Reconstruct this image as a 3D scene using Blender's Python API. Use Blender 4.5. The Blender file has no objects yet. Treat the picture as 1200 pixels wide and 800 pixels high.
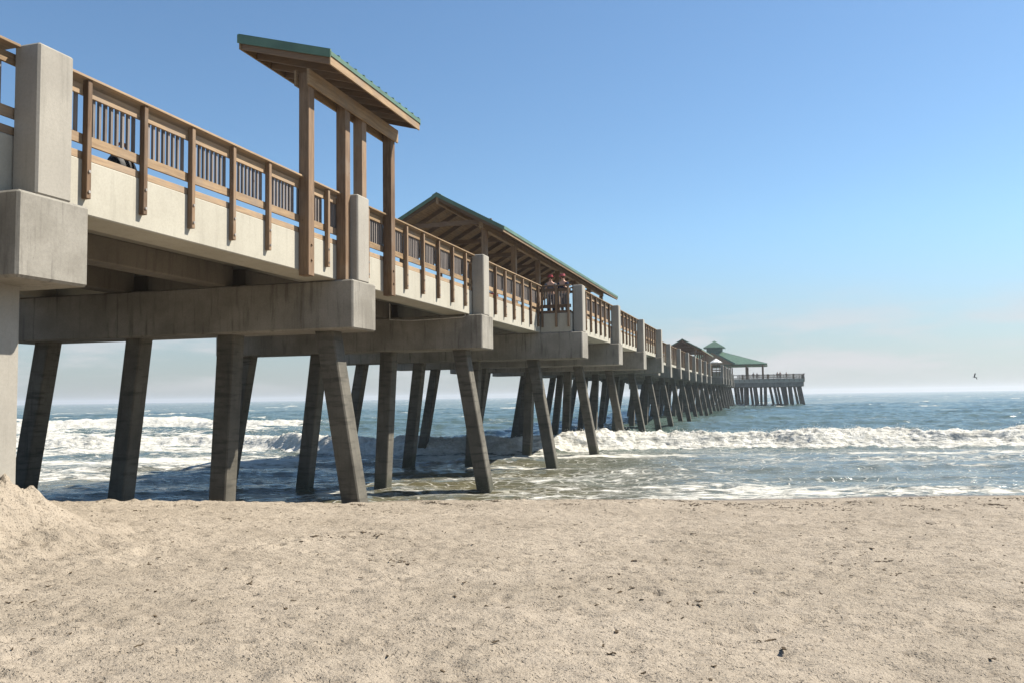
import bpy, bmesh, math, random
import numpy as np
from mathutils import Vector, Matrix

SC = bpy.context.scene
COL = SC.collection
rng = random.Random(7)
nrng = np.random.RandomState(11)

# ------------------------------------------------------------------ camera
cam_d = bpy.data.cameras.new("camera")
cam = bpy.data.objects.new("camera", cam_d)
COL.objects.link(cam)
cam_d.sensor_width = 36.0
cam_d.lens = 30.39
cam_d.clip_start = 0.1
cam_d.clip_end = 12000.0
cam.matrix_world = Matrix(((0.95731306, 0.0320313, 0.28727288, 0),
                           (0.2887002, -0.05685803, -0.95572975, 0),
                           (-0.0142795, 0.99786831, -0.06367838, 0),
                           (0, 0, 0, 1)))
SC.camera = cam

# ------------------------------------------------------------------ light
SUN = Vector((1.0, 0.68, 1.28)).normalized()
sun_el = math.asin(SUN.z)
sun_az = math.atan2(SUN.x, SUN.y)          # clockwise from +Y

world = bpy.data.worlds.new("World")
SC.world = world
world.use_nodes = True
wn, wl = world.node_tree.nodes, world.node_tree.links
wn.clear()
w_out = wn.new("ShaderNodeOutputWorld")
w_bg = wn.new("ShaderNodeBackground")
w_bg.inputs["Strength"].default_value = 0.067
sky = wn.new("ShaderNodeTexSky")
sky.sky_type = 'NISHITA'
sky.sun_disc = False
sky.sun_elevation = sun_el
sky.sun_rotation = sun_az
sky.air_density = 1.0
sky.dust_density = 0.25
sky.ozone_density = 3.0
sky.altitude = 5.0
# faint low clouds
w_tc = wn.new("ShaderNodeTexCoord")
w_map = wn.new("ShaderNodeMapping"); w_map.inputs["Scale"].default_value = (3.0, 3.0, 16.0)
w_noise = wn.new("ShaderNodeTexNoise"); w_noise.inputs["Scale"].default_value = 1.6
w_noise.inputs["Detail"].default_value = 6.0; w_noise.inputs["Roughness"].default_value = 0.55
w_ramp = wn.new("ShaderNodeMapRange")
w_ramp.inputs["From Min"].default_value = 0.44; w_ramp.inputs["From Max"].default_value = 0.66
w_ramp.inputs["To Max"].default_value = 0.75; w_ramp.interpolation_type = 'SMOOTHSTEP'
w_sep = wn.new("ShaderNodeSeparateXYZ")
w_lo = wn.new("ShaderNodeMapRange"); w_lo.interpolation_type = 'SMOOTHSTEP'
w_lo.inputs["From Min"].default_value = 0.0; w_lo.inputs["From Max"].default_value = 0.035
w_hi = wn.new("ShaderNodeMapRange"); w_hi.interpolation_type = 'SMOOTHSTEP'
w_hi.inputs["From Min"].default_value = 0.045; w_hi.inputs["From Max"].default_value = 0.13
w_hi.inputs["To Min"].default_value = 1.0; w_hi.inputs["To Max"].default_value = 0.0
w_m1 = wn.new("ShaderNodeMath"); w_m1.operation = 'MULTIPLY'
w_m2 = wn.new("ShaderNodeMath"); w_m2.operation = 'MULTIPLY'
w_mix = wn.new("ShaderNodeMix"); w_mix.data_type = 'RGBA'
w_mix.inputs["B"].default_value = (5.2, 5.1, 5.3, 1.0)
wl.new(w_tc.outputs["Generated"], w_map.inputs["Vector"])
wl.new(w_map.outputs["Vector"], w_noise.inputs["Vector"])
wl.new(w_noise.outputs["Fac"], w_ramp.inputs["Value"])
wl.new(w_tc.outputs["Generated"], w_sep.inputs[0])
wl.new(w_sep.outputs["Z"], w_lo.inputs["Value"])
wl.new(w_sep.outputs["Z"], w_hi.inputs["Value"])
wl.new(w_lo.outputs[0], w_m1.inputs[0]); wl.new(w_hi.outputs[0], w_m1.inputs[1])
wl.new(w_m1.outputs[0], w_m2.inputs[0]); wl.new(w_ramp.outputs[0], w_m2.inputs[1])
wl.new(w_m2.outputs[0], w_mix.inputs["Factor"])
# pale sea haze low over the horizon, and a slightly bluer cast
w_tint = wn.new("ShaderNodeMix"); w_tint.data_type = 'RGBA'; w_tint.blend_type = 'MULTIPLY'
w_tint.inputs["Factor"].default_value = 1.0; w_tint.inputs["B"].default_value = (0.90, 1.03, 1.06, 1.0)
w_hz = wn.new("ShaderNodeMapRange"); w_hz.interpolation_type = 'SMOOTHSTEP'
w_hz.inputs["From Min"].default_value = -0.02; w_hz.inputs["From Max"].default_value = 0.20
w_hz.inputs["To Min"].default_value = 0.80; w_hz.inputs["To Max"].default_value = 0.0
w_haze = wn.new("ShaderNodeMix"); w_haze.data_type = 'RGBA'
w_bw = wn.new("ShaderNodeRGBToBW")
w_pale = wn.new("ShaderNodeMix"); w_pale.data_type = 'RGBA'; w_pale.blend_type = 'MULTIPLY'
w_pale.inputs["Factor"].default_value = 1.0; w_pale.inputs["B"].default_value = (0.42, 0.45, 0.51, 1.0)
wl.new(sky.outputs["Color"], w_bw.inputs[0]); wl.new(w_bw.outputs[0], w_pale.inputs["A"])
wl.new(w_pale.outputs["Result"], w_haze.inputs["B"])
wl.new(w_sep.outputs["Z"], w_hz.inputs["Value"])
wl.new(w_hz.outputs[0], w_haze.inputs["Factor"])
wl.new(sky.outputs["Color"], w_tint.inputs["A"])
wl.new(w_tint.outputs["Result"], w_haze.inputs["A"])
wl.new(w_haze.outputs["Result"], w_mix.inputs["A"])
wl.new(w_mix.outputs["Result"], w_bg.inputs["Color"])
wl.new(w_bg.outputs["Background"], w_out.inputs["Surface"])

sun_d = bpy.data.lights.new("sun", 'SUN')
sun_d.energy = 5.0
sun_d.angle = math.radians(0.53)
sun_d.color = (1.0, 0.93, 0.82)
sun_o = bpy.data.objects.new("sun", sun_d)
COL.objects.link(sun_o)
sun_o.rotation_euler = SUN.to_track_quat('Z', 'Y').to_euler()
sun_o.location = SUN * 80

SC.view_settings.view_transform = 'Standard'
SC.view_settings.look = 'None'
SC.view_settings.exposure = 1.1
SC.view_settings.gamma = 1.0
SC.view_settings.use_curve_mapping = False

# ------------------------------------------------------------------ shader helpers
class NT:
    def __init__(self, name):
        self.m = bpy.data.materials.new(name)
        self.m.use_nodes = True
        self.n = self.m.node_tree.nodes
        self.l = self.m.node_tree.links
        self.n.clear()
        self.out = self.n.new("ShaderNodeOutputMaterial")
        self.p = self.n.new("ShaderNodeBsdfPrincipled")
        self.l.new(self.p.outputs[0], self.out.inputs["Surface"])
    def new(self, t, **kw):
        nd = self.n.new(t)
        for k, v in kw.items():
            setattr(nd, k, v)
        return nd
    def link(self, a, b): self.l.new(a, b)
    def pos(self, scale=(1, 1, 1), obj=False):
        if obj:
            src = self.new("ShaderNodeTexCoord").outputs["Object"]
        else:
            src = self.new("ShaderNodeNewGeometry").outputs["Position"]
        mp = self.new("ShaderNodeMapping")
        mp.inputs["Scale"].default_value = scale
        self.link(src, mp.inputs["Vector"])
        return mp.outputs["Vector"]
    def noise(self, vec, scale, detail=4.0, rough=0.55, dist=0.0):
        nd = self.new("ShaderNodeTexNoise")
        nd.inputs["Scale"].default_value = scale
        nd.inputs["Detail"].default_value = detail
        nd.inputs["Roughness"].default_value = rough
        nd.inputs["Distortion"].default_value = dist
        self.link(vec, nd.inputs["Vector"])
        return nd.outputs["Fac"]
    def rng(self, val, a, b, c=0.0, d=1.0, smooth=True):
        nd = self.new("ShaderNodeMapRange")
        if smooth: nd.interpolation_type = 'SMOOTHSTEP'
        for k, v in (("From Min", a), ("From Max", b), ("To Min", c), ("To Max", d)):
            if hasattr(v, "links") or hasattr(v, "is_linked"):
                self.link(v, nd.inputs[k])
            else:
                nd.inputs[k].default_value = v
        self.link(val, nd.inputs["Value"])
        return nd.outputs[0]
    def math(self, op, a, b=None, c=None):
        nd = self.new("ShaderNodeMath", operation=op)
        for i, v in enumerate((a, b, c)):
            if v is None: continue
            if isinstance(v, (int, float)): nd.inputs[i].default_value = v
            else: self.link(v, nd.inputs[i])
        return nd.outputs[0]
    def mix(self, fac, a, b, blend='MIX'):
        nd = self.new("ShaderNodeMix", data_type='RGBA', blend_type=blend)
        for k, v in (("Factor", fac), ("A", a), ("B", b)):
            sock = nd.inputs[k]
            if isinstance(v, (int, float)): sock.default_value = v
            elif isinstance(v, tuple): sock.default_value = v + (1.0,) if len(v) == 3 else v
            else: self.link(v, sock)
        return nd.outputs["Result"]
    def attr(self, name):
        nd = self.new("ShaderNodeAttribute", attribute_name=name)
        return nd.outputs["Fac"]
    def rand(self):
        return self.new("ShaderNodeObjectInfo").outputs["Random"]
    def bump(self, h, strength=0.3, dist=0.02, normal=None):
        nd = self.new("ShaderNodeBump")
        nd.inputs["Strength"].default_value = strength
        nd.inputs["Distance"].default_value = dist
        self.link(h, nd.inputs["Height"])
        if normal is not None: self.link(normal, nd.inputs["Normal"])
        self.link(nd.outputs[0], self.p.inputs["Normal"])
        return nd.outputs[0]
    def done(self, color, rough=0.8, spec=0.3):
        if isinstance(color, tuple): self.p.inputs["Base Color"].default_value = color + (1.0,)
        else: self.link(color, self.p.inputs["Base Color"])
        if isinstance(rough, (int, float)): self.p.inputs["Roughness"].default_value = rough
        else: self.link(rough, self.p.inputs["Roughness"])
        self.p.inputs["Specular IOR Level"].default_value = spec
        return self.m

def concrete(name, light, dark, stain, streak=0.6, bands=0.0, tint=0.15, low=None):
    t = NT(name)
    g = t.pos()
    big = t.noise(g, 0.9, 4, 0.6)
    col = t.mix(t.rng(big, 0.3, 0.7), dark, light)
    st = t.noise(t.pos((5.0, 5.0, 0.45)), 1.3, 5, 0.65)           # runs of dirt down the face
    col = t.mix(t.math('MULTIPLY', t.rng(st, 0.5, 0.75), streak), col, stain)
    if bands > 0:
        bn = t.noise(t.pos((1.2, 1.2, 9.0)), 1.0, 4, 0.6)
        col = t.mix(t.math('MULTIPLY', t.rng(bn, 0.48, 0.7), bands), col, stain)
    if low is not None:                                          # tide and algae stain on the foot
        sep = t.new("ShaderNodeSeparateXYZ"); t.link(g, sep.inputs[0])
        zz = t.math('ADD', sep.outputs["Z"], t.math('MULTIPLY', t.noise(g, 2.2, 4, 0.6), 0.9))
        col = t.mix(t.rng(zz, -2.45, -2.0, 0.75, 0.0), col, low)
        bar = t.new("ShaderNodeTexVoronoi"); bar.inputs["Scale"].default_value = 22.0
        t.link(g, bar.inputs["Vector"])
        bb = t.math('MULTIPLY', t.rng(bar.outputs["Distance"], 0.18, 0.34, 1.0, 0.0), t.rng(zz, -2.5, -2.1, 0.45, 0.0))
        col = t.mix(bb, col, (0.24, 0.23, 0.19))
    bl = t.noise(t.pos((0.5, 0.5, 0.9)), 0.8, 3, 0.55)
    col = t.mix(t.rng(bl, 0.5, 0.75, 0.0, 0.45), col, dark)
    fine = t.noise(g, 26, 4, 0.7)
    col = t.mix(t.rng(fine, 0.35, 0.7, 0.0, 0.20), col, stain)
    pit = t.new("ShaderNodeTexVoronoi"); pit.inputs["Scale"].default_value = 9.0
    t.link(g, pit.inputs["Vector"])
    hole = t.rng(pit.outputs["Distance"], 0.035, 0.07, 1.0, 0.0)
    gate = t.rng(t.noise(g, 3.1, 2, 0.5), 0.52, 0.62)
    hole = t.math('MULTIPLY', hole, gate)
    col = t.mix(t.math('MULTIPLY', hole, 0.7), col, stain)
    r = t.rand()
    col = t.mix(t.math('MULTIPLY', r, tint), col, stain)
    h = t.math('SUBTRACT', t.noise(g, 30, 5, 0.7), t.math('MULTIPLY', hole, 1.2))
    t.bump(h, 0.35, 0.006)
    return t.done(col, 0.88, 0.25)

def wood(name, a, b, c, scale):
    t = NT(name)
    g = t.pos()
    mp = t.pos(scale)
    gr = t.noise(mp, 6.0, 6, 0.65, 0.6)
    col = t.mix(t.rng(gr, 0.36, 0.64), a, b)
    fi = t.noise(mp, 30.0, 4, 0.7)
    col = t.mix(t.rng(fi, 0.55, 0.72, 0.0, 0.55), col, (0.075, 0.05, 0.032))
    patch = t.noise(g, 1.7, 3, 0.55)
    col = t.mix(t.rng(patch, 0.45, 0.75, 0.0, 0.8), col, c)
    kn = t.new("ShaderNodeTexVoronoi"); kn.inputs["Scale"].default_value = 2.6
    t.link(g, kn.inputs["Vector"])
    col = t.mix(t.rng(kn.outputs["Distance"], 0.03, 0.085, 0.75, 0.0), col, (0.06, 0.032, 0.018))
    r = t.rand()
    col = t.mix(t.math('MULTIPLY', r, 0.5), col, c)
    v = t.rng(r, 0.0, 1.0, 0.70, 1.30, smooth=False)
    hsv = t.new("ShaderNodeHueSaturation")
    t.link(v, hsv.inputs["Value"]); t.link(col, hsv.inputs["Color"])
    t.bump(gr, 0.3, 0.006)
    return t.done(hsv.outputs[0], 0.75, 0.3)

M = {}
M['fascia'] = concrete('pale_edge_concrete', (0.405, 0.383, 0.318), (0.347, 0.325, 0.267), (0.195, 0.184, 0.152), 0.35)
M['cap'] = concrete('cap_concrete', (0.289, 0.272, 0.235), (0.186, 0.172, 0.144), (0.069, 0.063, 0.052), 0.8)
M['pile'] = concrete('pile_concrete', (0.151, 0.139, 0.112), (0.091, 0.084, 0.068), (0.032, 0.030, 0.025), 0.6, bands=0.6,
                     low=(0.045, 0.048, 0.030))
M['post'] = concrete('post_concrete', (0.332, 0.311, 0.268), (0.276, 0.258, 0.223), (0.148, 0.138, 0.117), 0.45)
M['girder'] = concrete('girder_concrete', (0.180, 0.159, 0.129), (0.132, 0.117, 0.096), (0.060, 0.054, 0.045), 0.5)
M['deck'] = concrete('deck_concrete', (0.265, 0.251, 0.216), (0.223, 0.209, 0.181), (0.139, 0.133, 0.112), 0.2)
M['wood_v'] = wood('upright_timber', (0.107, 0.062, 0.032), (0.211, 0.129, 0.069), (0.185, 0.138, 0.095), (3, 3, 0.22))
M['wood_y'] = wood('board_timber', (0.219, 0.138, 0.067), (0.340, 0.230, 0.122), (0.198, 0.153, 0.114), (3, 0.22, 3))
M['wood_x'] = wood('cross_timber', (0.105, 0.062, 0.035), (0.167, 0.106, 0.061), (0.125, 0.092, 0.067), (0.22, 3, 3))
M['wood_grey'] = wood('weathered_timber', (0.150, 0.128, 0.113), (0.216, 0.191, 0.172), (0.128, 0.108, 0.098), (3, 3, 0.22))

def plain(name, col, rough=0.6, spec=0.4, var=0.25, scale=5.0, bump=0.0):
    t = NT(name)
    g = t.pos()
    f = t.noise(g, scale, 4, 0.6)
    d = tuple(c * (1 - var) for c in col); e = tuple(min(1, c * (1 + var * 0.5)) for c in col)
    c = t.mix(t.rng(f, 0.3, 0.7), d, e)
    if bump: t.bump(f, bump, 0.01)
    return t.done(c, rough, spec)

M['green'] = plain('green_metal_roof', (0.079, 0.145, 0.093), 0.45, 0.5, 0.25, 1.5)
M['bolt'] = plain('galvanised_bolt', (0.25, 0.23, 0.21), 0.5, 0.5)
M['pipe'] = plain('grey_conduit', (0.42, 0.41, 0.38), 0.5, 0.4)
M['louvre'] = plain('cupola_cladding', (0.10, 0.17, 0.13), 0.7, 0.3)

# ------------------------------------------------------------------ object helpers
def link(o, parent=None):
    COL.objects.link(o)
    if parent is not None: o.parent = parent
    return o
def empty(name, loc=(0, 0, 0)):
    o = bpy.data.objects.new(name, None)
    o.location = loc
    return link(o)
def tag(o, label=None, cat=None, group=None, kind=None):
    if label: o['label'] = label
    if cat: o['category'] = cat
    if group: o['group'] = group
    if kind: o['kind'] = kind
    return o
def mesh(name, V, F, mat=None, smooth=False):
    me = bpy.data.meshes.new(name)
    me.from_pydata([tuple(v) for v in V], [], [tuple(f) for f in F])
    me.update()
    if mat is not None: me.materials.append(mat)
    if smooth: me.polygons.foreach_set('use_smooth', [True] * len(me.polygons))
    return me
def put(name, me, parent=None, loc=(0, 0, 0), rz=0.0):
    o = bpy.data.objects.new(name, me)
    o.location = loc
    if rz: o.rotation_euler = (0, 0, rz)
    return link(o, parent)
BF = [(0, 3, 2, 1), (4, 5, 6, 7), (0, 1, 5, 4), (1, 2, 6, 5), (2, 3, 7, 6), (3, 0, 4, 7)]
class MB:
    def __init__(self): self.V = []; self.F = []
    def hexa(self, P):
        b = len(self.V); self.V += [tuple(p) for p in P]; self.F += [tuple(i + b for i in f) for f in BF]
    def box(self, x0, x1, y0, y1, z0, z1):
        self.hexa([(x0, y0, z0), (x1, y0, z0), (x1, y1, z0), (x0, y1, z0), (x0, y0, z1), (x1, y0, z1), (x1, y1, z1), (x0, y1, z1)])
        return self
    def bar(self, a, b, w, h):
        a = Vector(a); b = Vector(b); d = (b - a).normalized()
        s = d.cross(Vector((0, 0, 1)))
        if s.length < 1e-4: s = Vector((1, 0, 0))
        s.normalize(); u = s.cross(d).normalized()
        s *= w / 2; u *= h / 2
        self.hexa([a - s - u, a + s - u, b + s - u, b - s - u, a - s + u, a + s + u, b + s + u, b - s + u])
        return self
    def poly_extrude(self, pts, y0, y1):          # pts (x, z) counter-clockwise seen from -Y
        n = len(pts); b = len(self.V)
        self.V += [(x, y0, z) for x, z in pts] + [(x, y1, z) for x, z in pts]
        self.F.append(tuple(b + i for i in range(n)))
        self.F.append(tuple(b + n + i for i in reversed(range(n))))
        for i in range(n):
            j = (i + 1) % n
            self.F.append((b + j, b + i, b + n + i, b + n + j))
        return self
    def cyl(self, a, b, r, n=10, r2=None):
        a = Vector(a); b = Vector(b); d = (b - a).normalized()
        s = d.cross(Vector((0, 0, 1)))
        if s.length < 1e-4: s = Vector((1, 0, 0))
        s.normalize(); u = s.cross(d)
        r2 = r if r2 is None else r2
        k = len(self.V)
        for i in range(n):
            t = 2 * math.pi * i / n; w = s * math.cos(t) + u * math.sin(t)
            self.V.append(tuple(a + w * r)); self.V.append(tuple(b + w * r2))
        for i in range(n):
            j = (i + 1) % n
            self.F.append((k + 2 * i, k + 2 * j, k + 2 * j + 1, k + 2 * i + 1))
        self.F.append(tuple(k + 2 * i for i in reversed(range(n))))
        self.F.append(tuple(k + 2 * i + 1 for i in range(n)))
        return self
    def mesh(self, name, mat, bevel=0.0, smooth=False, seg=1):
        me = mesh(name, self.V, self.F, mat, smooth)
        bm = bmesh.new(); bm.from_mesh(me)
        bmesh.ops.recalc_face_normals(bm, faces=bm.faces)
        if bevel > 0:
            bmesh.ops.bevel(bm, geom=list(bm.edges), offset=bevel, segments=seg, affect='EDGES', profile=0.5)
        bm.to_mesh(me); bm.free()
        return me

# ------------------------------------------------------------------ noise for terrain and water
_T = nrng.rand(256, 256).astype(np.float32)
def vnoise(x, y):
    xi = np.floor(x).astype(np.int64); yi = np.floor(y).astype(np.int64)
    fx = (x - xi).astype(np.float32); fy = (y - yi).astype(np.float32)
    fx = fx * fx * fx * (fx * (fx * 6 - 15) + 10); fy = fy * fy * fy * (fy * (fy * 6 - 15) + 10)
    x0 = xi & 255; x1 = (xi + 1) & 255; y0 = yi & 255; y1 = (yi + 1) & 255
    a = _T[x0, y0]; b = _T[x1, y0]; c = _T[x0, y1]; d = _T[x1, y1]
    return (a + (b - a) * fx) * (1 - fy) + (c + (d - c) * fx) * fy
def fbm(x, y, o=4, g=0.5):
    r = 0; a = 1.0; s = 0.0
    for i in range(o):
        r = r + a * vnoise(x * 2 ** i + 17.3 * i, y * 2 ** i + 5.7 * i); s += a; a *= g
    return r / s
def sst(a, b, x):
    t = np.clip((x - a) / (b - a), 0, 1); return t * t * (3 - 2 * t)

TH = math.radians(16.73)                    # the shore runs 16.7 degrees off square to the pier
CT, ST = math.cos(TH), math.sin(TH)
def uv2w(v, u): return v * CT - u * ST, v * ST + u * CT      # v along the shore, u out to sea
SEA = -3.15

def grid_mesh(name, X, Y, Z, mat, attrs={}):
    r, c = X.shape
    me = bpy.data.meshes.new(name)
    co = np.stack([X, Y, Z], -1).reshape(-1, 3).astype(np.float32)
    idx = np.arange(r * c).reshape(r, c)
    q = np.stack([idx[:-1, :-1], idx[:-1, 1:], idx[1:, 1:], idx[1:, :-1]], -1).reshape(-1)
    nf = (r - 1) * (c - 1)
    me.vertices.add(r * c); me.vertices.foreach_set('co', co.ravel())
    me.loops.add(nf * 4); me.loops.foreach_set('vertex_index', q.astype(np.int32))
    me.polygons.add(nf)
    me.polygons.foreach_set('loop_start', np.arange(0, nf * 4, 4, dtype=np.int32))
    me.polygons.foreach_set('use_smooth', np.ones(nf, dtype=bool))
    me.update(calc_edges=True); me.validate()
    for k, a in attrs.items():
        at = me.attributes.new(k, 'FLOAT', 'POINT')
        at.data.foreach_set('value', a.reshape(-1).astype(np.float32))
    me.materials.append(mat)
    return me

# ------------------------------------------------------------------ beach
def axis(parts):
    out = [np.array([parts[0][0]])]
    for a, b, n in parts: out.append(np.linspace(a, b, n + 1)[1:])
    return np.concatenate(out)

def sand_base(v, u):
    z = -1.62 - 0.0485 * np.clip(u - 4.5, -40, 15.6)
    z = z - 0.008 * v
    lf = sst(-2.5, -9.5, v)                  # the berm is higher and nearer towards the pier
    z = z + 0.34 * lf * sst(7, 15, u)
    face = np.clip(u - 20.1 + 4.0 * lf - 1.8 * (fbm(v * 0.22 + 3, v * 0 + 1.5, 2) - 0.5), 0, 60)
    z = z + 0.16 * (fbm(v * 0.6 + 2, u * 0.7 + 5, 3) - 0.5) * sst(16.5, 18.5, u) * sst(22.5, 20.5, u)
    z = z - 0.105 * face - 0.01 * np.minimum(face, 2.0) ** 2 - 0.05 * lf * np.minimum(face, 5.0)
    # sand heaped round the pile at the landward bent
    d2 = ((v + 7.2) / 0.98) ** 2 + ((u - 11.45) / 1.15) ** 2
    z = z + 0.88 * np.exp(-d2 ** 0.9)
    d3 = ((v + 9.4) / 1.9) ** 2 + ((u - 11.6) / 1.4) ** 2
    z = z + 0.50 * np.exp(-d3)
    return z

def build_sand():
    va = axis([(-260, -40, 22), (-40, -16, 60), (-16, 16, 700), (16, 40, 60), (40, 260, 22)])
    ua = axis([(-60, 0, 30), (0, 3, 30), (3, 13, 300), (13, 23, 200), (23, 34, 40), (34, 90, 20)])
    U, V = np.meshgrid(ua, va, indexing='ij')
    z = sand_base(V, U)
    rough = sst(23.5, 19.5, U) * 0.85 + 0.15
    z = z + rough * (0.07 * (fbm(V * 0.45, U * 0.45, 3) - 0.5) + 0.044 * (fbm(V * 1.7 + 9, U * 2.0, 3) - 0.5))
    r = np.abs(fbm(V * 4.3 + 3, U * 4.6 + 8, 3) - 0.5) * 2
    z = z + rough * (0.056 * (fbm(V * 5 + 40, U * 6.5, 4, 0.66) - 0.5) - 0.026 * (1 - r) ** 4)
    # lumps on the heap of sand
    hp = np.exp(-(((V + 7.5) / 2.1) ** 2 + ((U - 11.2) / 1.7) ** 2))
    z = z + hp * (0.75 * (fbm(V * 2.6, U * 2.9, 5, 0.62) - 0.5) - 0.45 * np.clip(fbm(V * 2.2 + 7, U * 1.8 + 2, 3) - 0.56, 0, 1) * 3)
    # footprints
    prints = []
    for k in range(62):                               # trails of steps
        v0 = rng.uniform(-15, 15); u0 = rng.uniform(3, 20); a = rng.uniform(-0.5, 0.5) + rng.choice([0, math.pi, 1.2])
        for s in range(rng.randint(5, 14)):
            side = 0.11 * (1 if s % 2 else -1)
            prints.append((v0 + s * 0.68 * math.cos(a) - side * math.sin(a) + rng.uniform(-.05, .05),
                           u0 + s * 0.68 * math.sin(a) + side * math.cos(a) + rng.uniform(-.05, .05), a + rng.uniform(-.2, .2),
                           rng.uniform(0.012, 0.038), rng.uniform(0.10, 0.15)))
    for k in range(2600):
        prints.append((rng.uniform(-15.5, 15.5), rng.uniform(3, 20), rng.uniform(0, 6.3), rng.uniform(0.008, 0.030), rng.uniform(0.05, 0.13)))
    for (pv, pu, a, dep, ln) in prints:
        i0, i1 = np.searchsorted(ua, [pu - 0.45, pu + 0.45]); j0, j1 = np.searchsorted(va, [pv - 0.45, pv + 0.45])
        if i1 - i0 < 2 or j1 - j0 < 2: continue
        dv = V[i0:i1, j0:j1] - pv; du = U[i0:i1, j0:j1] - pu
        p = (dv * math.cos(a) + du * math.sin(a)) / ln; q = (-dv * math.sin(a) + du * math.cos(a)) / (ln * 0.52)
        d = p * p + q * q
        z[i0:i1, j0:j1] += dep * (-1.0 * np.exp(-d ** 1.5) + 0.55 * np.exp(-((np.sqrt(d) - 1.5) / 0.4) ** 2))
    X, Y = uv2w(V, U)
    t = NT('beach_sand')
    g = t.pos()
    n1 = t.noise(g, 0.55, 4, 0.6); n2 = t.noise(g, 7, 5, 0.65); n3 = t.noise(g, 90, 3, 0.7)
    col = t.mix(t.rng(n1, 0.3, 0.7), (0.263, 0.223, 0.172), (0.328, 0.280, 0.220))
    col = t.mix(t.rng(n2, 0.5, 0.78, 0, 0.55), col, (0.174, 0.139, 0.100))
    col = t.mix(t.rng(n3, 0.54, 0.70, 0, 0.8), col, (0.077, 0.059, 0.041))
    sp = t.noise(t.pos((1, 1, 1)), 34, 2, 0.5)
    col = t.mix(t.rng(sp, 0.62, 0.71, 0, 0.55), col, (0.101, 0.081, 0.058))  # dark specks: shade of small pits painted into the colour, with bits of debris
    col = t.mix(t.rng(n3, 0.25, 0.42, 0.35, 0.0), col, (0.332, 0.292, 0.235))
    wet = t.attr('wet')
    col = t.mix(wet, col, (0.138, 0.105, 0.073))
    h = t.math('ADD', t.math('MULTIPLY', t.noise(g, 22, 5, 0.65), 0.8), t.math('MULTIPLY', n3, 0.22))
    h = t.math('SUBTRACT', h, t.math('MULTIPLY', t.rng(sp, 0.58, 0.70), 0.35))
    t.bump(h, 1.0, 0.034)
    rgh = t.rng(wet, 0, 1, 0.95, 0.35)
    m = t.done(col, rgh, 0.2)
    wetv = sst(SEA + 0.42, SEA + 0.05, z + 0.2 * (fbm(V * 0.8, U * 0.8, 3) - 0.5)) * sst(18, 21, U)
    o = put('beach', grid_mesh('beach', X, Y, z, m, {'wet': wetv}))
    tag(o, 'pale trampled sand beach in front of the sea', 'beach', kind='structure')
    return va, ua, z
SV, SU, SZ = build_sand()
def sand_z(v, u):
    i = min(max(int(np.searchsorted(SU, u)), 1), len(SU) - 1); j = min(max(int(np.searchsorted(SV, v)), 1), len(SV) - 1)
    return float(SZ[i - 1:i + 1, j - 1:j + 1].mean())

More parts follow.
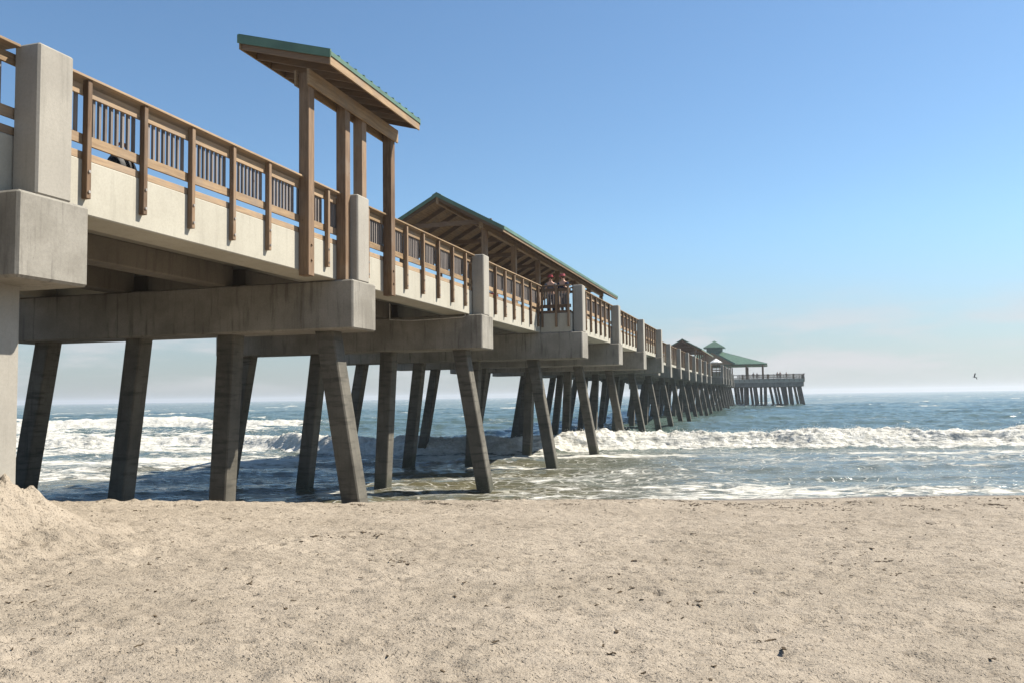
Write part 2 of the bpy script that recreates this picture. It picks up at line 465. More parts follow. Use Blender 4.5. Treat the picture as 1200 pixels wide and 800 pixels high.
# ------------------------------------------------------------------ sea
def build_sea():
    ua = axis([(21.5, 24, 8), (24, 47, 140), (47, 54.5, 130), (54.5, 70, 130), (70, 130, 170), (130, 230, 80)])
    ua = np.concatenate([ua, np.geomspace(230, 3400, 90)[1:]])
    s = np.linspace(-1, 1, 761)
    t = np.sign(s) * (0.72 * np.abs(s) + 0.28 * np.abs(s) ** 4)
    U, T = np.meshgrid(ua, t, indexing='ij')
    V = T * (0.88 * U + 9)
    wob = fbm(V * 0.045 + 2, U * 0.02 + 3, 3) - 0.5
    left = sst(-9, -24, V)                       # beyond the pier the surf is wider
    # main breaker
    u0 = 50.6 + 12.5 * left + 7.0 * wob + 1.2 * (fbm(V * 0.35, V * 0, 2) - 0.5)
    A = 0.92 * (1 - 0.40 * left) * (0.72 + 0.56 * fbm(V * 0.16 + 5, V * 0 + 3, 3))
    d = U - u0
    prof = np.where(d < 0, np.exp(-(np.clip(-d, 0, 30) / 1.05) ** 2), np.exp(-(d / 4.6) ** 1.5 * (d > 0)))
    w1 = A * prof
    f1 = np.where(d < 0, sst(-2.6, -1.1, d), sst(5.5 + 10 * left, 1.0, d))
    # outer breaker, left of the pier
    u2 = 112 + 16 * wob + 0.05 * (V + 60)
    d2 = U - u2
    A2 = 0.85 * sst(-13, -34, V) * (0.7 + 0.6 * fbm(V * 0.1, V * 0 + 8, 3))
    w2 = A2 * np.where(d2 < 0, np.exp(-(d2 / 2.0) ** 2), np.exp(-np.abs(d2 / 8.0) ** 1.5))
    f2 = np.where(d2 < 0, sst(-9, -2.5, d2), sst(4, 0.8, d2)) * sst(-16, -34, V)
    # green swell rising behind the breaker, rolling in
    sw = 0.32 * np.sin(2 * math.pi * (U + 0.10 * V + 9 * wob) / 27.0) * sst(62, 95, U) * sst(3000, 900, U)
    sw += 0.16 * np.sin(2 * math.pi * (U - 0.22 * V + 4 * wob) / 11.3 + 1.0) * sst(60, 85, U) * sst(1200, 400, U)
    chop = (fbm(V * 0.55, U * 0.8, 4) - 0.5)
    near = sst(60, 45, U)
    z = SEA + w1 + w2 + sw + chop * (0.30 * near + 0.50 * (1 - near)) * sst(1500, 500, U)
    # bores running up the beach
    for ub, am, wd in ((41.5, 0.16, 1.2), (36.0, 0.12, 0.9), (31.0, 0.11, 0.7), (27.8, 0.08, 0.5)):
        dd = U - (ub + 5 * (fbm(V * 0.06 + ub, V * 0 + ub, 3) - 0.5))
        z = z + am * np.where(dd < 0, np.exp(-(dd / (0.35 * wd)) ** 2), np.exp(-(dd / (2.6 * wd)) ** 2))
    foam = np.maximum(f1, f2)
    def billow(x, y, o):
        q = 0; a = 1.0; t_ = 0
        for i in range(o):
            q = q + a * np.abs(2 * vnoise(x * 2.1 ** i + 9.1 * i, y * 2.1 ** i + 3.3 * i) - 1); t_ += a; a *= 0.62
        return q / t_
    lump = billow(V * 0.9 + 4 + 1.5 * wob, U * 1.0 + 0.6 * fbm(V, U, 2), 5) - 0.36
    z = z + lump * (0.42 * np.exp(-((d + 0.4) / 1.7) ** 2) * (1 - 0.35 * left) + 0.40 * f2 * np.exp(-((d2 + 1.0) / 2.5) ** 2))
    fine = (fbm(V * 4.6 + 8, U * 3.4, 3) - 0.5)
    z = z + fine * (0.22 * np.exp(-((d + 0.4) / 1.6) ** 2) + 0.16 * f2 * np.exp(-((d2 + 1.0) / 3) ** 2))
    z = z + 0.10 * foam * (fbm(V * 2.6, U * 2.6, 3) - 0.5)
    # streaks of old foam between breaker and beach
    st = fbm(V * 0.16 + 3, U * 0.55 + 1.3 * wob, 4)
    streak = sst(0.40, 0.66, st)
    zone = sst(72, 62, U) * (1 - sst(-1, 1.5, d))
    inner = zone * (0.20 + 0.27 * streak + 0.20 * left * sst(28, 40, U))
    edge = sst(33.5, 27.5, U) * (0.02 + 0.16 * sst(0.38, 0.6, fbm(V * 0.12 + 8, U * 0.35, 3)))
    inner = inner + zone * 0.17 * sst(6, -3, V) * sst(-24, -16, V) * sst(34, 42, U)
    band = 0.24 * np.exp(-((U - 44.5 - 5 * wob) / 2.4) ** 2)
    foam = np.maximum(foam, np.clip(inner + edge + band, 0, 0.80))
    between = sst(-14, -28, V) * sst(60, 66, U) * sst(116, 108, U) * (0.42 + 0.26 * streak)
    foam = np.maximum(foam, between)
    caps_ = sst(0.69, 0.76, fbm(V * 0.09 + 11, U * 0.12, 4)) * sst(80, 140, U) * 0.62
    foam = np.maximum(foam, caps_)
    shal = sst(60, 40, U) * 0.75 + 0.25 * sst(130, 60, U)
    silt = sst(56, 40, U) * sst(14, -2, V) * sst(-26, -14, V)
    X, Y = uv2w(V, U)
    # spray flung up along the breaking crests
    sp = MB()
    octf = [(0, 2, 4), (2, 1, 4), (1, 3, 4), (3, 0, 4), (2, 0, 5), (1, 2, 5), (3, 1, 5), (0, 3, 5)]
    SVt = []; SFt = []
    cols = np.arange(V.shape[1])
    A1 = A[0]; crest = np.argmin(np.abs(d), axis=0); crest2 = np.argmin(np.abs(d2), axis=0)
    for k in range(15000):
        j = rng.randrange(V.shape[1])
        two = rng.random() < 0.22
        i = int(crest2[j] if two else crest[j])
        v_ = V[i, j]; u_ = U[i, j]
        if two and v_ > -26: continue
        if abs(v_) > 0.75 * u_: continue
        clump = float(vnoise(np.array([v_ * 0.7]), np.array([u_ * 0.1]))[0])
        if rng.random() > clump ** 2 * 1.6: continue
        hgt = abs(rng.gauss(0, 1)) * (0.05 + 0.10 * clump)
        du = rng.gauss(-0.25, 0.55); dv = rng.uniform(-0.12, 0.12)
        ii = min(max(int(np.searchsorted(ua, u_ + du)), 0), len(ua) - 1)
        z_ = z[ii, j] + hgt * math.exp(-abs(du))
        rr = rng.uniform(0.012, 0.030) * (1.7 if two else 1.0) * math.exp(-hgt)
        x_, y_ = uv2w(v_ + dv, u_ + du)
        b_ = len(SVt)
        SVt += [(x_ + rr, y_, z_), (x_ - rr, y_, z_), (x_, y_ + rr, z_), (x_, y_ - rr, z_), (x_, y_, z_ + rr), (x_, y_, z_ - rr)]
        SFt += [tuple(q + b_ for q in f) for f in octf]
    so = put('surf_spray', mesh('surf_spray', SVt, SFt, plain('spray_foam', (0.60, 0.59, 0.56), 0.9, 0.2, 0.05)))
    tag(so, 'white droplets of spray along the breaking wave crests', 'spray', kind='stuff')

    m = NT('sea_water')
    fo = m.attr('foam'); sh = m.attr('shallow'); si = m.attr('silt')
    g0 = m.new("ShaderNodeNewGeometry").outputs["Position"]
    rot = m.new("ShaderNodeMapping"); rot.inputs["Rotation"].default_value = (0, 0, -TH)
    m.link(g0, rot.inputs["Vector"])
    def sc(x, y):
        mp = m.new("ShaderNodeMapping"); mp.inputs["Scale"].default_value = (x, y, 1)
        m.link(rot.outputs[0], mp.inputs["Vector"]); return mp.outputs[0]
    deep = m.mix(m.rng(m.noise(sc(0.012, 0.03), 1.0, 4, 0.6), 0.35, 0.65), (0.047, 0.079, 0.071), (0.069, 0.104, 0.091))
    col = m.mix(sh, deep, (0.118, 0.141, 0.130))
    col = m.mix(m.math('MULTIPLY', si, m.rng(m.noise(sc(0.12, 0.22), 1.0, 4, 0.6), 0.25, 0.6, 0.25, 0.95)), col, (0.097, 0.086, 0.047))
    # lacy foam
    n1 = m.noise(sc(0.75, 2.2), 1.0, 8, 0.72, 0.9)
    n2 = m.noise(sc(1.6, 3.4), 1.0, 5, 0.6, 0.5)
    pat = m.math('ADD', m.math('MULTIPLY', n1, 0.72), m.math('MULTIPLY', n2, 0.28))
    thr = m.rng(fo, 0.0, 1.0, 0.74, 0.22, smooth=False)
    hi = m.math('ADD', thr, 0.09)
    fm = m.rng(pat, thr, hi)
    fm = m.math('MULTIPLY', fm, m.rng(fo, 0.0, 0.12))
    # net of foam lines left on the shallows
    wv = m.new("ShaderNodeMix", data_type='RGBA'); wv.inputs["Factor"].default_value = 0.30
    dn = m.new("ShaderNodeTexNoise"); dn.inputs["Scale"].default_value = 1.3; dn.inputs["Detail"].default_value = 4
    m.link(sc(0.8, 1.9), dn.inputs["Vector"]); m.link(sc(0.8, 1.9), wv.inputs["A"]); m.link(dn.outputs["Color"], wv.inputs["B"])
    vo = m.new("ShaderNodeTexVoronoi", feature='DISTANCE_TO_EDGE'); vo.inputs["Scale"].default_value = 2.6
    m.link(wv.outputs["Result"], vo.inputs["Vector"])
    lw = m.rng(fo, 0.06, 0.55, 0.0, 0.16, smooth=False)
    lace = m.rng(vo.outputs["Distance"], 0.0, lw, 1.0, 0.0)
    lace = m.math('MULTIPLY', lace, m.rng(m.noise(sc(0.22, 0.8), 1.0, 4, 0.6, 0.4), 0.40, 0.60))
    lace = m.math('MULTIPLY', lace, m.rng(fo, 0.06, 0.25))
    fm = m.math('MAXIMUM', fm, m.math('MULTIPLY', lace, 0.65))
    n5 = m.noise(sc(5.5, 7.0), 1.0, 4, 0.65)
    fcol = m.mix(m.rng(n2, 0.3, 0.65), (0.403, 0.388, 0.336), (0.554, 0.546, 0.504))
    fcol = m.mix(m.rng(n5, 0.35, 0.55, 0.5, 0.0), fcol, (0.302, 0.298, 0.252))
    col = m.mix(fm, col, fcol)
    b1 = m.noise(sc(1.0, 2.4), 1.0, 5, 0.6, 0.3)
    b2 = m.noise(sc(4.0, 8.0), 1.0, 4, 0.6, 0.2)
    b3 = m.noise(sc(0.12, 0.32), 1.0, 5, 0.62)
    h = m.math('ADD', m.math('MULTIPLY', b1, 0.5), m.math('MULTIPLY', b2, 0.16))
    h = m.math('ADD', h, m.math('MULTIPLY', b3, 2.2))
    h = m.math('ADD', h, m.math('MULTIPLY', m.math('MULTIPLY', fm, m.math('ADD', n2, n5)), 0.22))
    m.bump(h, 0.75, 0.30)
    mat = m.done(col, m.rng(fm, 0, 0.7, 0.10, 0.92), 0.5)
    m.p.inputs["IOR"].default_value = 1.33
    o = put('sea', grid_mesh('sea', X, Y, z, mat, {'foam': foam, 'shallow': shal, 'silt': silt}))
    tag(o, 'blue green sea with white surf breaking towards the beach', 'sea', kind='structure')
build_sea()

# ------------------------------------------------------------------ pier
S = 9.144                       # bent spacing (30 ft)
def bentY(n): return 9.18 + S * (n - 1)
XC = -14.2                      # pier centre line
CAPZ0, CAPZ1 = 1.60, 2.73
FT = 3.55                       # top of edge beam
DECK = 3.46
WIDE = {4, 5, 6, 7, 16, 17, 18, 19}
BENTS = list(range(0, 25))
def half(n): return 6.50 if n in WIDE else 5.10     # half length of the bent cap

pier = empty('fishing_pier', (XC, bentY(1), SEA))
tag(pier, 'long concrete fishing pier with timber railings running from the beach out to sea', 'pier')
PO = -Vector(pier.location)
def part(name, me, loc=(0, 0, 0), rz=0.0, parent=None):
    if parent is None:
        return put(name, me, pier, Vector(loc) + PO, rz)
    return put(name, me, parent, loc, rz)

cap_me = {}
for w in (5.10, 6.50):
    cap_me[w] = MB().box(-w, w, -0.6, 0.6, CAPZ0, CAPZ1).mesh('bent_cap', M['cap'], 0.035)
PILE_TOP = CAPZ0 + 0.05
PILE_BOT = SEA - 3.2
def pile_mesh(bat, w=0.235):
    b = MB(); ch = 0.03
    def ring(x, z): return [(x + sx * (w - (ch if k else 0)), sy * (w - (0 if k else ch)), z) for sx, sy, k in
                            ((-1, -1, 0), (-1, -1, 1), (1, -1, 1), (1, -1, 0), (1, 1, 0), (1, 1, 1), (-1, 1, 1), (-1, 1, 0))]
    nz = 8
    for i in range(nz + 1):
        z = PILE_TOP + (PILE_BOT - PILE_TOP) * i / nz
        b.V += ring(bat * (PILE_TOP - z), z)
    for i in range(nz):
        for k in range(8):
            a = i * 8 + k; c = i * 8 + (k + 1) % 8
            b.F.append((a, c, c + 8, a + 8))
    b.F.append(tuple(range(8))); b.F.append(tuple(nz * 8 + k for k in reversed(range(8))))
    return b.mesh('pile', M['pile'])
PILES = [(-18.3, -0.185), (-15.42, -0.125), (-12.72, -0.055), (-10.06, 0.172)]
pile_me = [pile_mesh(bt) for _, bt in PILES]
pile_straight = pile_mesh(0.0, 0.20)
pile_straight.materials.clear(); pile_straight.materials.append(M['post'])
post_me = MB().box(-0.21, 0.21, -0.30, 0.30, CAPZ1 - 0.004, 4.765).mesh('concrete_post', M['post'], 0.028)

for n in BENTS:
    y = bentY(n); w = half(n)
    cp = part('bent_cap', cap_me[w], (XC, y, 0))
    for k, (px, bt) in enumerate(PILES):
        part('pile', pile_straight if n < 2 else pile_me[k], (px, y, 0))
    for sgn in (1, -1):
        part('concrete_post', post_me, (XC + sgn * (w - 0.232), y, 0))
for n in BENTS[1:]:
    if n in WIDE: pass

# spans: edge beams, girders, deck, railings
def span_ext(n):                # half width of the outer edge-beam face for the span n -> n+1
    wide = n in WIDE and (n + 1) in WIDE
    return (6.05 if wide else 4.65), wide
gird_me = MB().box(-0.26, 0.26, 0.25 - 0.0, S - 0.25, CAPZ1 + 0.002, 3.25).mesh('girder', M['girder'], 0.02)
beam_me = {}
deck_me = {}
for e in (4.65, 6.05):
    beam_me[e] = MB().box(-0.78, 0.0, 0.012, S - 0.012, CAPZ1 + 0.006, FT).mesh('edge_beam', M['fascia'], 0.018)
    deck_me[e] = MB().box(-(e - 0.785), e - 0.785, 0.006, S - 0.006, 3.25, DECK).mesh('deck_slab', M['deck'])
# railing pieces (built for a run along +Y whose outer face looks towards +X; x = 0 is the beam face)
NB = 7; PITCH = 1.19; OFF = 0.955
def rail_post_mesh():
    b = MB().box(0.002, 0.098, -0.044, 0.044, 2.96, 4.718)
    me = b.mesh('rail_post', M['wood_v'], 0.006)
    bm = bmesh.new(); bm.from_mesh(me)
    for z in (3.06, 3.36):
        for yy in (0.0,):
            mt = Matrix.Translation((0.106, yy, z)) @ Matrix.Rotation(math.radians(90), 4, 'Y')
            r = bmesh.ops.create_cone(bm, segments=8, radius1=0.022, radius2=0.022, depth=0.022, cap_ends=True, matrix=mt)
            for v in r['verts']:
                for f in v.link_faces: f.material_index = 1
    bm.to_mesh(me); bm.free(); me.materials.append(M['bolt'])
    return me
rpost_me = rail_post_mesh()
bal_me = MB().box(-0.086, -0.042, -0.022, 0.022, 3.80, 4.58).mesh('baluster', M['wood_grey'])
def boards(L, y0):
    return (MB().box(-0.235, 0.125, 0.302, L - 0.302, 4.72, 4.76).mesh('railing', M['wood_y'], 0.005),
            MB().box(-0.040, -0.001, y0, L - y0, 4.50, 4.655).mesh('upper_rail', M['wood_y'], 0.004),
            MB().box(-0.041, -0.001, y0, L - y0, 3.775, 3.925).mesh('lower_rail', M['wood_y'], 0.004),
            MB().box(-0.150, -0.010, y0, L - y0, FT + 0.001, 3.665).mesh('base_board', M['wood_y'], 0.004))
std = boards(S, 0.004)
def joined(name, items, me_list_mat):
    """items: list of (mesh, offset vector) -> one mesh"""
    V = []; F = []; MI = []
    for me, off in items:
        b = len(V)
        V += [(v.co.x + off[0], v.co.y + off[1], v.co.z + off[2]) for v in me.vertices]
        F += [tuple(i + b for i in p.vertices) for p in me.polygons]
        MI += [p.material_index for p in me.polygons]
    out = mesh(name, V, F)
    for m_ in me_list_mat: out.materials.append(m_)
    out.polygons.foreach_set('material_index', MI)
    return out
post_y = [OFF + PITCH * k for k in range(NB)]
def bal_ys(skip=()):
    ys = []
    edges = [0.36] + post_y + [S - 0.36]
    for a, b in zip(edges[:-1], edges[1:]):
        n = max(1, int(round((b - a - 0.10) / 0.125)))
        for i in range(n):
            ys.append(a + 0.05 + (b - a - 0.10) * (i + 0.5) / n)
    return ys
BAL = bal_ys()
bals_joined = joined('balusters', [(bal_me, (0, y, 0)) for y in BAL], [M['wood_grey']])
posts_joined = joined('rail_posts', [(rpost_me, (0, y, 0)) for y in post_y], [M['wood_v'], M['bolt']])

def railing(n, sgn, e):
    y = bentY(n); x = XC + sgn * e
    rz = 0.0 if sgn > 0 else math.pi
    yy = y if sgn > 0 else y + S
    r = part('railing', std[0], (x, yy, 0), rz)
    part('upper_rail', std[1], parent=r); part('lower_rail', std[2], parent=r); part('base_board', std[3], parent=r)
    skip = set()
    if sgn > 0 and n == 1: skip = {5}
    if sgn > 0 and n == 2: skip = {1}
    if sgn > 0 and n <= 23:
        for k, py in enumerate(post_y):
            if k in skip: continue
            part('rail_post', rpost_me, (0, py, 0), parent=r)
    else:
        tag(part('rail_posts', posts_joined, parent=r), kind='stuff')
    if sgn > 0 and n in (0, 1, 2, 3):
        for by in BAL: part('baluster', bal_me, (0, by, 0), parent=r)
    else:
        tag(part('balusters', bals_joined, parent=r), kind='stuff')
for n in BENTS[:-1]:
    e, wide = span_ext(n)
    y = bentY(n)
    for sgn in (1, -1):
        part('edge_beam', beam_me[e], (XC + sgn * e, y if sgn > 0 else y + S, 0), 0.0 if sgn > 0 else math.pi)
        railing(n, sgn, e)
    for gx in (-15.65, -12.75):
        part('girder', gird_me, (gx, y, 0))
    part('deck_slab', deck_me[e], (XC, y, 0))
# the ends of the wide bays: a cross wall with its own railing
wall_me = MB().box(0.0, 1.36, -0.25, 0.05, CAPZ1 + 0.006, FT).mesh('cross_wall', M['fascia'], 0.015)
xl = 1.36
x_rail = MB().box(0.0, xl, -0.36, -0.085, 4.72, 4.76).mesh('railing', M['wood_x'], 0.005)
x_up = MB().box(0.0, xl, -0.249, -0.211, 4.49, 4.625).mesh('upper_rail', M['wood_x'], 0.004)
x_lo = MB().box(0.0, xl, -0.249, -0.211, 3.775, 3.925).mesh('lower_rail', M['wood_x'], 0.004)
x_ba = MB().box(0.0, xl, -0.24, -0.12, FT + 0.001, 3.665).mesh('base_board', M['wood_x'], 0.004)
x_po = MB().box(-0.044, 0.044, -0.35, -0.252, 2.96, 4.718).mesh('rail_post', M['wood_v'], 0.006)
x_bl = MB().box(-0.027, 0.027, -0.210, -0.172, 3.80, 4.58).mesh('baluster', M['wood_grey'])
for a, b in ((4, 7), (16, 19)):
    for yy, flip in ((bentY(a) - 0.30, 0), (bentY(b) + 0.30, 1)):
        for sgn in (1, -1):
            # local frame: x runs outwards from the pier, -y is the outer face
            x0 = XC + 4.66 if sgn > 0 else XC - 4.66 - xl
            base = (x0, yy, 0) if not flip else (x0 + xl, yy, 0)
            rz = math.pi if flip else 0.0
            part('cross_wall', wall_me, base, rz)
            r = part('railing', x_rail, base, rz)
            part('upper_rail', x_up, parent=r); part('lower_rail', x_lo, parent=r); part('base_board', x_ba, parent=r)
            for k in (0.10, 0.72, 1.26): part('rail_post', x_po, (k, 0, 0), parent=r)
            for k in range(9):
                part('baluster', x_bl, (0.19 + 0.125 * k, 0, 0), parent=r)

# conduit strapped under the third span's beam
cb = MB()
yb = bentY(3) - 0.66
pp = [(-12.38, 3.2), (-12.38, 2.66), (-11.6, 2.60), (-10.6, 2.62), (-9.75, 2.645), (-9.66, 2.68), (-9.66, 2.73)]
for a, b in zip(pp[:-1], pp[1:]): cb.cyl((a[0], yb, a[1]), (b[0], yb, b[1]), 0.022, 8)
part('conduit', cb.mesh('conduit', M['pipe'], smooth=False))

# ---- pier head
HY0, HY1 = 224.3, 248.0
HX0, HX1 = -36.0, 7.55
hw = MB().box(HX0, HX1, HY0, HY0 + 0.5, 2.73, FT).mesh('head_edge_beam', M['fascia'], 0.02)
part('edge_beam', hw)
part('edge_beam', MB().box(HX1 - 0.5, HX1, HY0 + 0.51, HY1, 2.73, FT).mesh('edge_beam', M['fascia'], 0.02))
part('edge_beam', MB().box(HX0, HX0 + 0.5, HY0 + 0.51, HY1, 2.73, FT).mesh('edge_beam', M['fascia'], 0.02))
part('deck_slab', MB().box(HX0 + 0.51, HX1 - 0.51, HY0 + 0.51, HY1, 3.2, DECK).mesh('deck_slab', M['deck']))
head_cap = MB().box(HX0 + 0.1, HX1 - 0.25, -0.6, 0.6, 1.6, 2.72).mesh('bent_cap', M['cap'], 0.03)
HEADP = [6.4, 4.15, 2.25, 0.35, -1.9, -4.5, -6.7, -8.5, -12.0, -16.0, -20.0, -24.0, -28.0, -32.0, -35.0]
hp_r = pile_mesh(0.10, 0.32); hp_s = pile_mesh(0.0, 0.32); hp_o = pile_mesh(0.172, 0.32)
for k, yy in enumerate((225.0, 236.0, 247.0)):
    part('bent_cap', head_cap, (0, yy, 0))
    for i, px in enumerate(HEADP):
        me = hp_o if i in (0, 2, 3) else (hp_r if i % 2 else hp_s)
        if px < XC: me = pile_me[0] if i % 2 else hp_s
        part('pile', me, (px - (1.1 if k == 1 else 0.0), yy, 0))
L = HX1 - HX0
hr = part('railing', MB().box(HX0, HX1, HY0 - 0.12, HY0 + 0.17, 4.72, 4.76).mesh('railing', M['wood_x']))
part('upper_rail', MB().box(HX0, HX1, HY0 + 0.0, HY0 + 0.04, 4.49, 4.625).mesh('upper_rail', M['wood_x']), parent=hr)
part('lower_rail', MB().box(HX0, HX1, HY0 + 0.0, HY0 + 0.04, 3.775, 3.925).mesh('lower_rail', M['wood_x']), parent=hr)
part('base_board', MB().box(HX0, HX1, HY0 + 0.01, HY0 + 0.15, FT + 0.001, 3.665).mesh('base_board', M['wood_x']), parent=hr)
jb = MB()
for i in range(int(L / 0.11)):
    x = HX0 + 0.1 + 0.11 * i
    if -20 < x < -8.6: continue
    jb.box(x - 0.035, x + 0.035, HY0 + 0.042, HY0 + 0.08, 3.80, 4.58)
tag(part('balusters', jb.mesh('balusters', M['wood_v']), parent=hr), kind='stuff')
jp = MB()
for i in range(int(L / 1.19)):
    x = HX1 - 0.1 - 1.19 * i
    if -20 < x < -8.6: continue
    jp.box(x - 0.045, x + 0.045, HY0 - 0.10, HY0 - 0.002, 2.96, 4.718)
tag(part('rail_posts', jp.mesh('rail_posts', M['wood_v']), parent=hr), kind='stuff')
sr = part('railing', MB().box(HX1 - 0.17, HX1 + 0.12, HY0 + 0.2, HY1, 4.72, 4.76).mesh('railing', M['wood_y']))
js = MB()
for i in range(int((HY1 - HY0 - 0.4) / 0.135)):
    y = HY0 + 0.3 + 0.135 * i
    js.box(HX1 - 0.08, HX1 - 0.042, y - 0.019, y + 0.019, 3.70, 4.70)
tag(part('balusters', js.mesh('balusters', M['wood_grey']), parent=sr), kind='stuff')
for i in range(4):      # square concrete posts along the head
    part('concrete_post', post_me, (HX1 - 2.6 - 6.1 * i, HY0 + 0.62, 0))

# ------------------------------------------------------------------ small shade shelter over the second bent
def shelter():
    yc = bentY(2)
    root = empty('shade_shelter', (-9.43, yc, CAPZ1))
    tag(root, 'small timber shade shelter with sloping green metal roof on four posts at the pier edge', 'shelter')
    O = -Vector(root.location)
    def P(name, me, parent=None, loc=(0, 0, 0)):
        return put(name, me, root if parent is None else parent, (Vector(loc) + O) if parent is None else loc)
    for dy, z0 in ((-2.08, 2.62), (-0.425, CAPZ1 + 0.002), (0.425, CAPZ1 + 0.002), (2.08, 2.64)):
        b = MB().box(-0.12, 0.12, -0.12, 0.12, z0, 7.0)
        if abs(dy) > 1:
            for z in (2.95, 3.28): b.cyl((0.118, 0.0, z), (0.15, 0.0, z), 0.028, 8)
        P('post', b.mesh('post', M['wood_v'], 0.008), loc=(-9.428, yc + dy, 0))
    # roof plane: z at X
    xr, zr = -8.68, 7.30      # low outer edge (top surface)
    xl, zl = -10.92, 7.93
    sl = (zl - zr) / (xl - xr)
    def zt(x): return zr + sl * (x - xr)
    y0, y1 = yc - 2.41, yc + 2.41
    for dx in (-0.15, 0.15):
        P('beam', MB().box(-9.43 + dx - 0.025 + (-.004 if dx < 0 else .004), -9.43 + dx + 0.025 + (-.004 if dx < 0 else .004), yc - 2.3, yc + 2.3, 6.70, 7.04).mesh('beam', M['wood_y'], 0.006))
    for k in range(9):
        y = y0 + 0.06 + (y1 - y0 - 0.12) * k / 8
        b = MB()
        b.poly_extrude([(xl + 0.06, zt(xl + 0.06) - 0.28), (xr - 0.05, zt(xr - 0.05) - 0.28), (xr - 0.05, zt(xr - 0.05) - 0.075), (xl + 0.06, zt(xl + 0.06) - 0.075)], y - 0.022, y + 0.022)
        P('rafter', b.mesh('rafter', M['wood_x'], 0.004))
    for k in range(6):
        x = xl + 0.2 + (xr - xl - 0.4) * k / 5
        b = MB(); b.poly_extrude([(x - 0.07, zt(x - 0.07) - 0.073), (x + 0.07, zt(x + 0.07) - 0.073), (x + 0.07, zt(x + 0.07) - 0.032), (x - 0.07, zt(x - 0.07) - 0.032)], y0 + 0.02, y1 - 0.02)
        P('purlin', b.mesh('purlin', M['wood_y']))
    for xx, w in ((xr - 0.024, 0.02), (xl + 0.034, 0.02)):
        P('fascia_board', MB().box(xx - w, xx + w, y0 + 0.01, y1 - 0.01, zt(xx) - 0.29, zt(xx) - 0.06).mesh('fascia_board', M['wood_y'], 0.004))
    b = MB(); b.poly_extrude([(xl, zt(xl) - 0.03), (xr, zt(xr) - 0.03), (xr, zt(xr)), (xl, zt(xl))], y0, y1)
    rf = P('roof', b.mesh('roof', M['green']))
    for yy in (y0 - 0.012, y1 + 0.012):      # green rake trim
        b = MB(); b.poly_extrude([(xl - 0.01, zt(xl) - 0.165), (xr + 0.01, zt(xr) - 0.145), (xr + 0.01, zt(xr) + 0.025), (xl - 0.01, zt(xl) + 0.025)], yy - 0.012, yy + 0.012)
        put('rake_trim', b.mesh('rake_trim', M['green']), rf)
    put('drip_edge', MB().box(xr, xr + 0.018, y0, y1, zr - 0.10, zr - 0.004).mesh('drip_edge', M['green']), rf)
    for k in range(13):
        y = y0 + 0.03 + (y1 - y0 - 0.06) * k / 12
        b = MB(); b.poly_extrude([(xl, zt(xl) + 0.001), (xr, zt(xr) + 0.001), (xr, zt(xr) + 0.05), (xl, zt(xl) + 0.05)], y - 0.022, y + 0.022)
        put('rib', b.mesh('rib', M['green']), rf)
shelter()

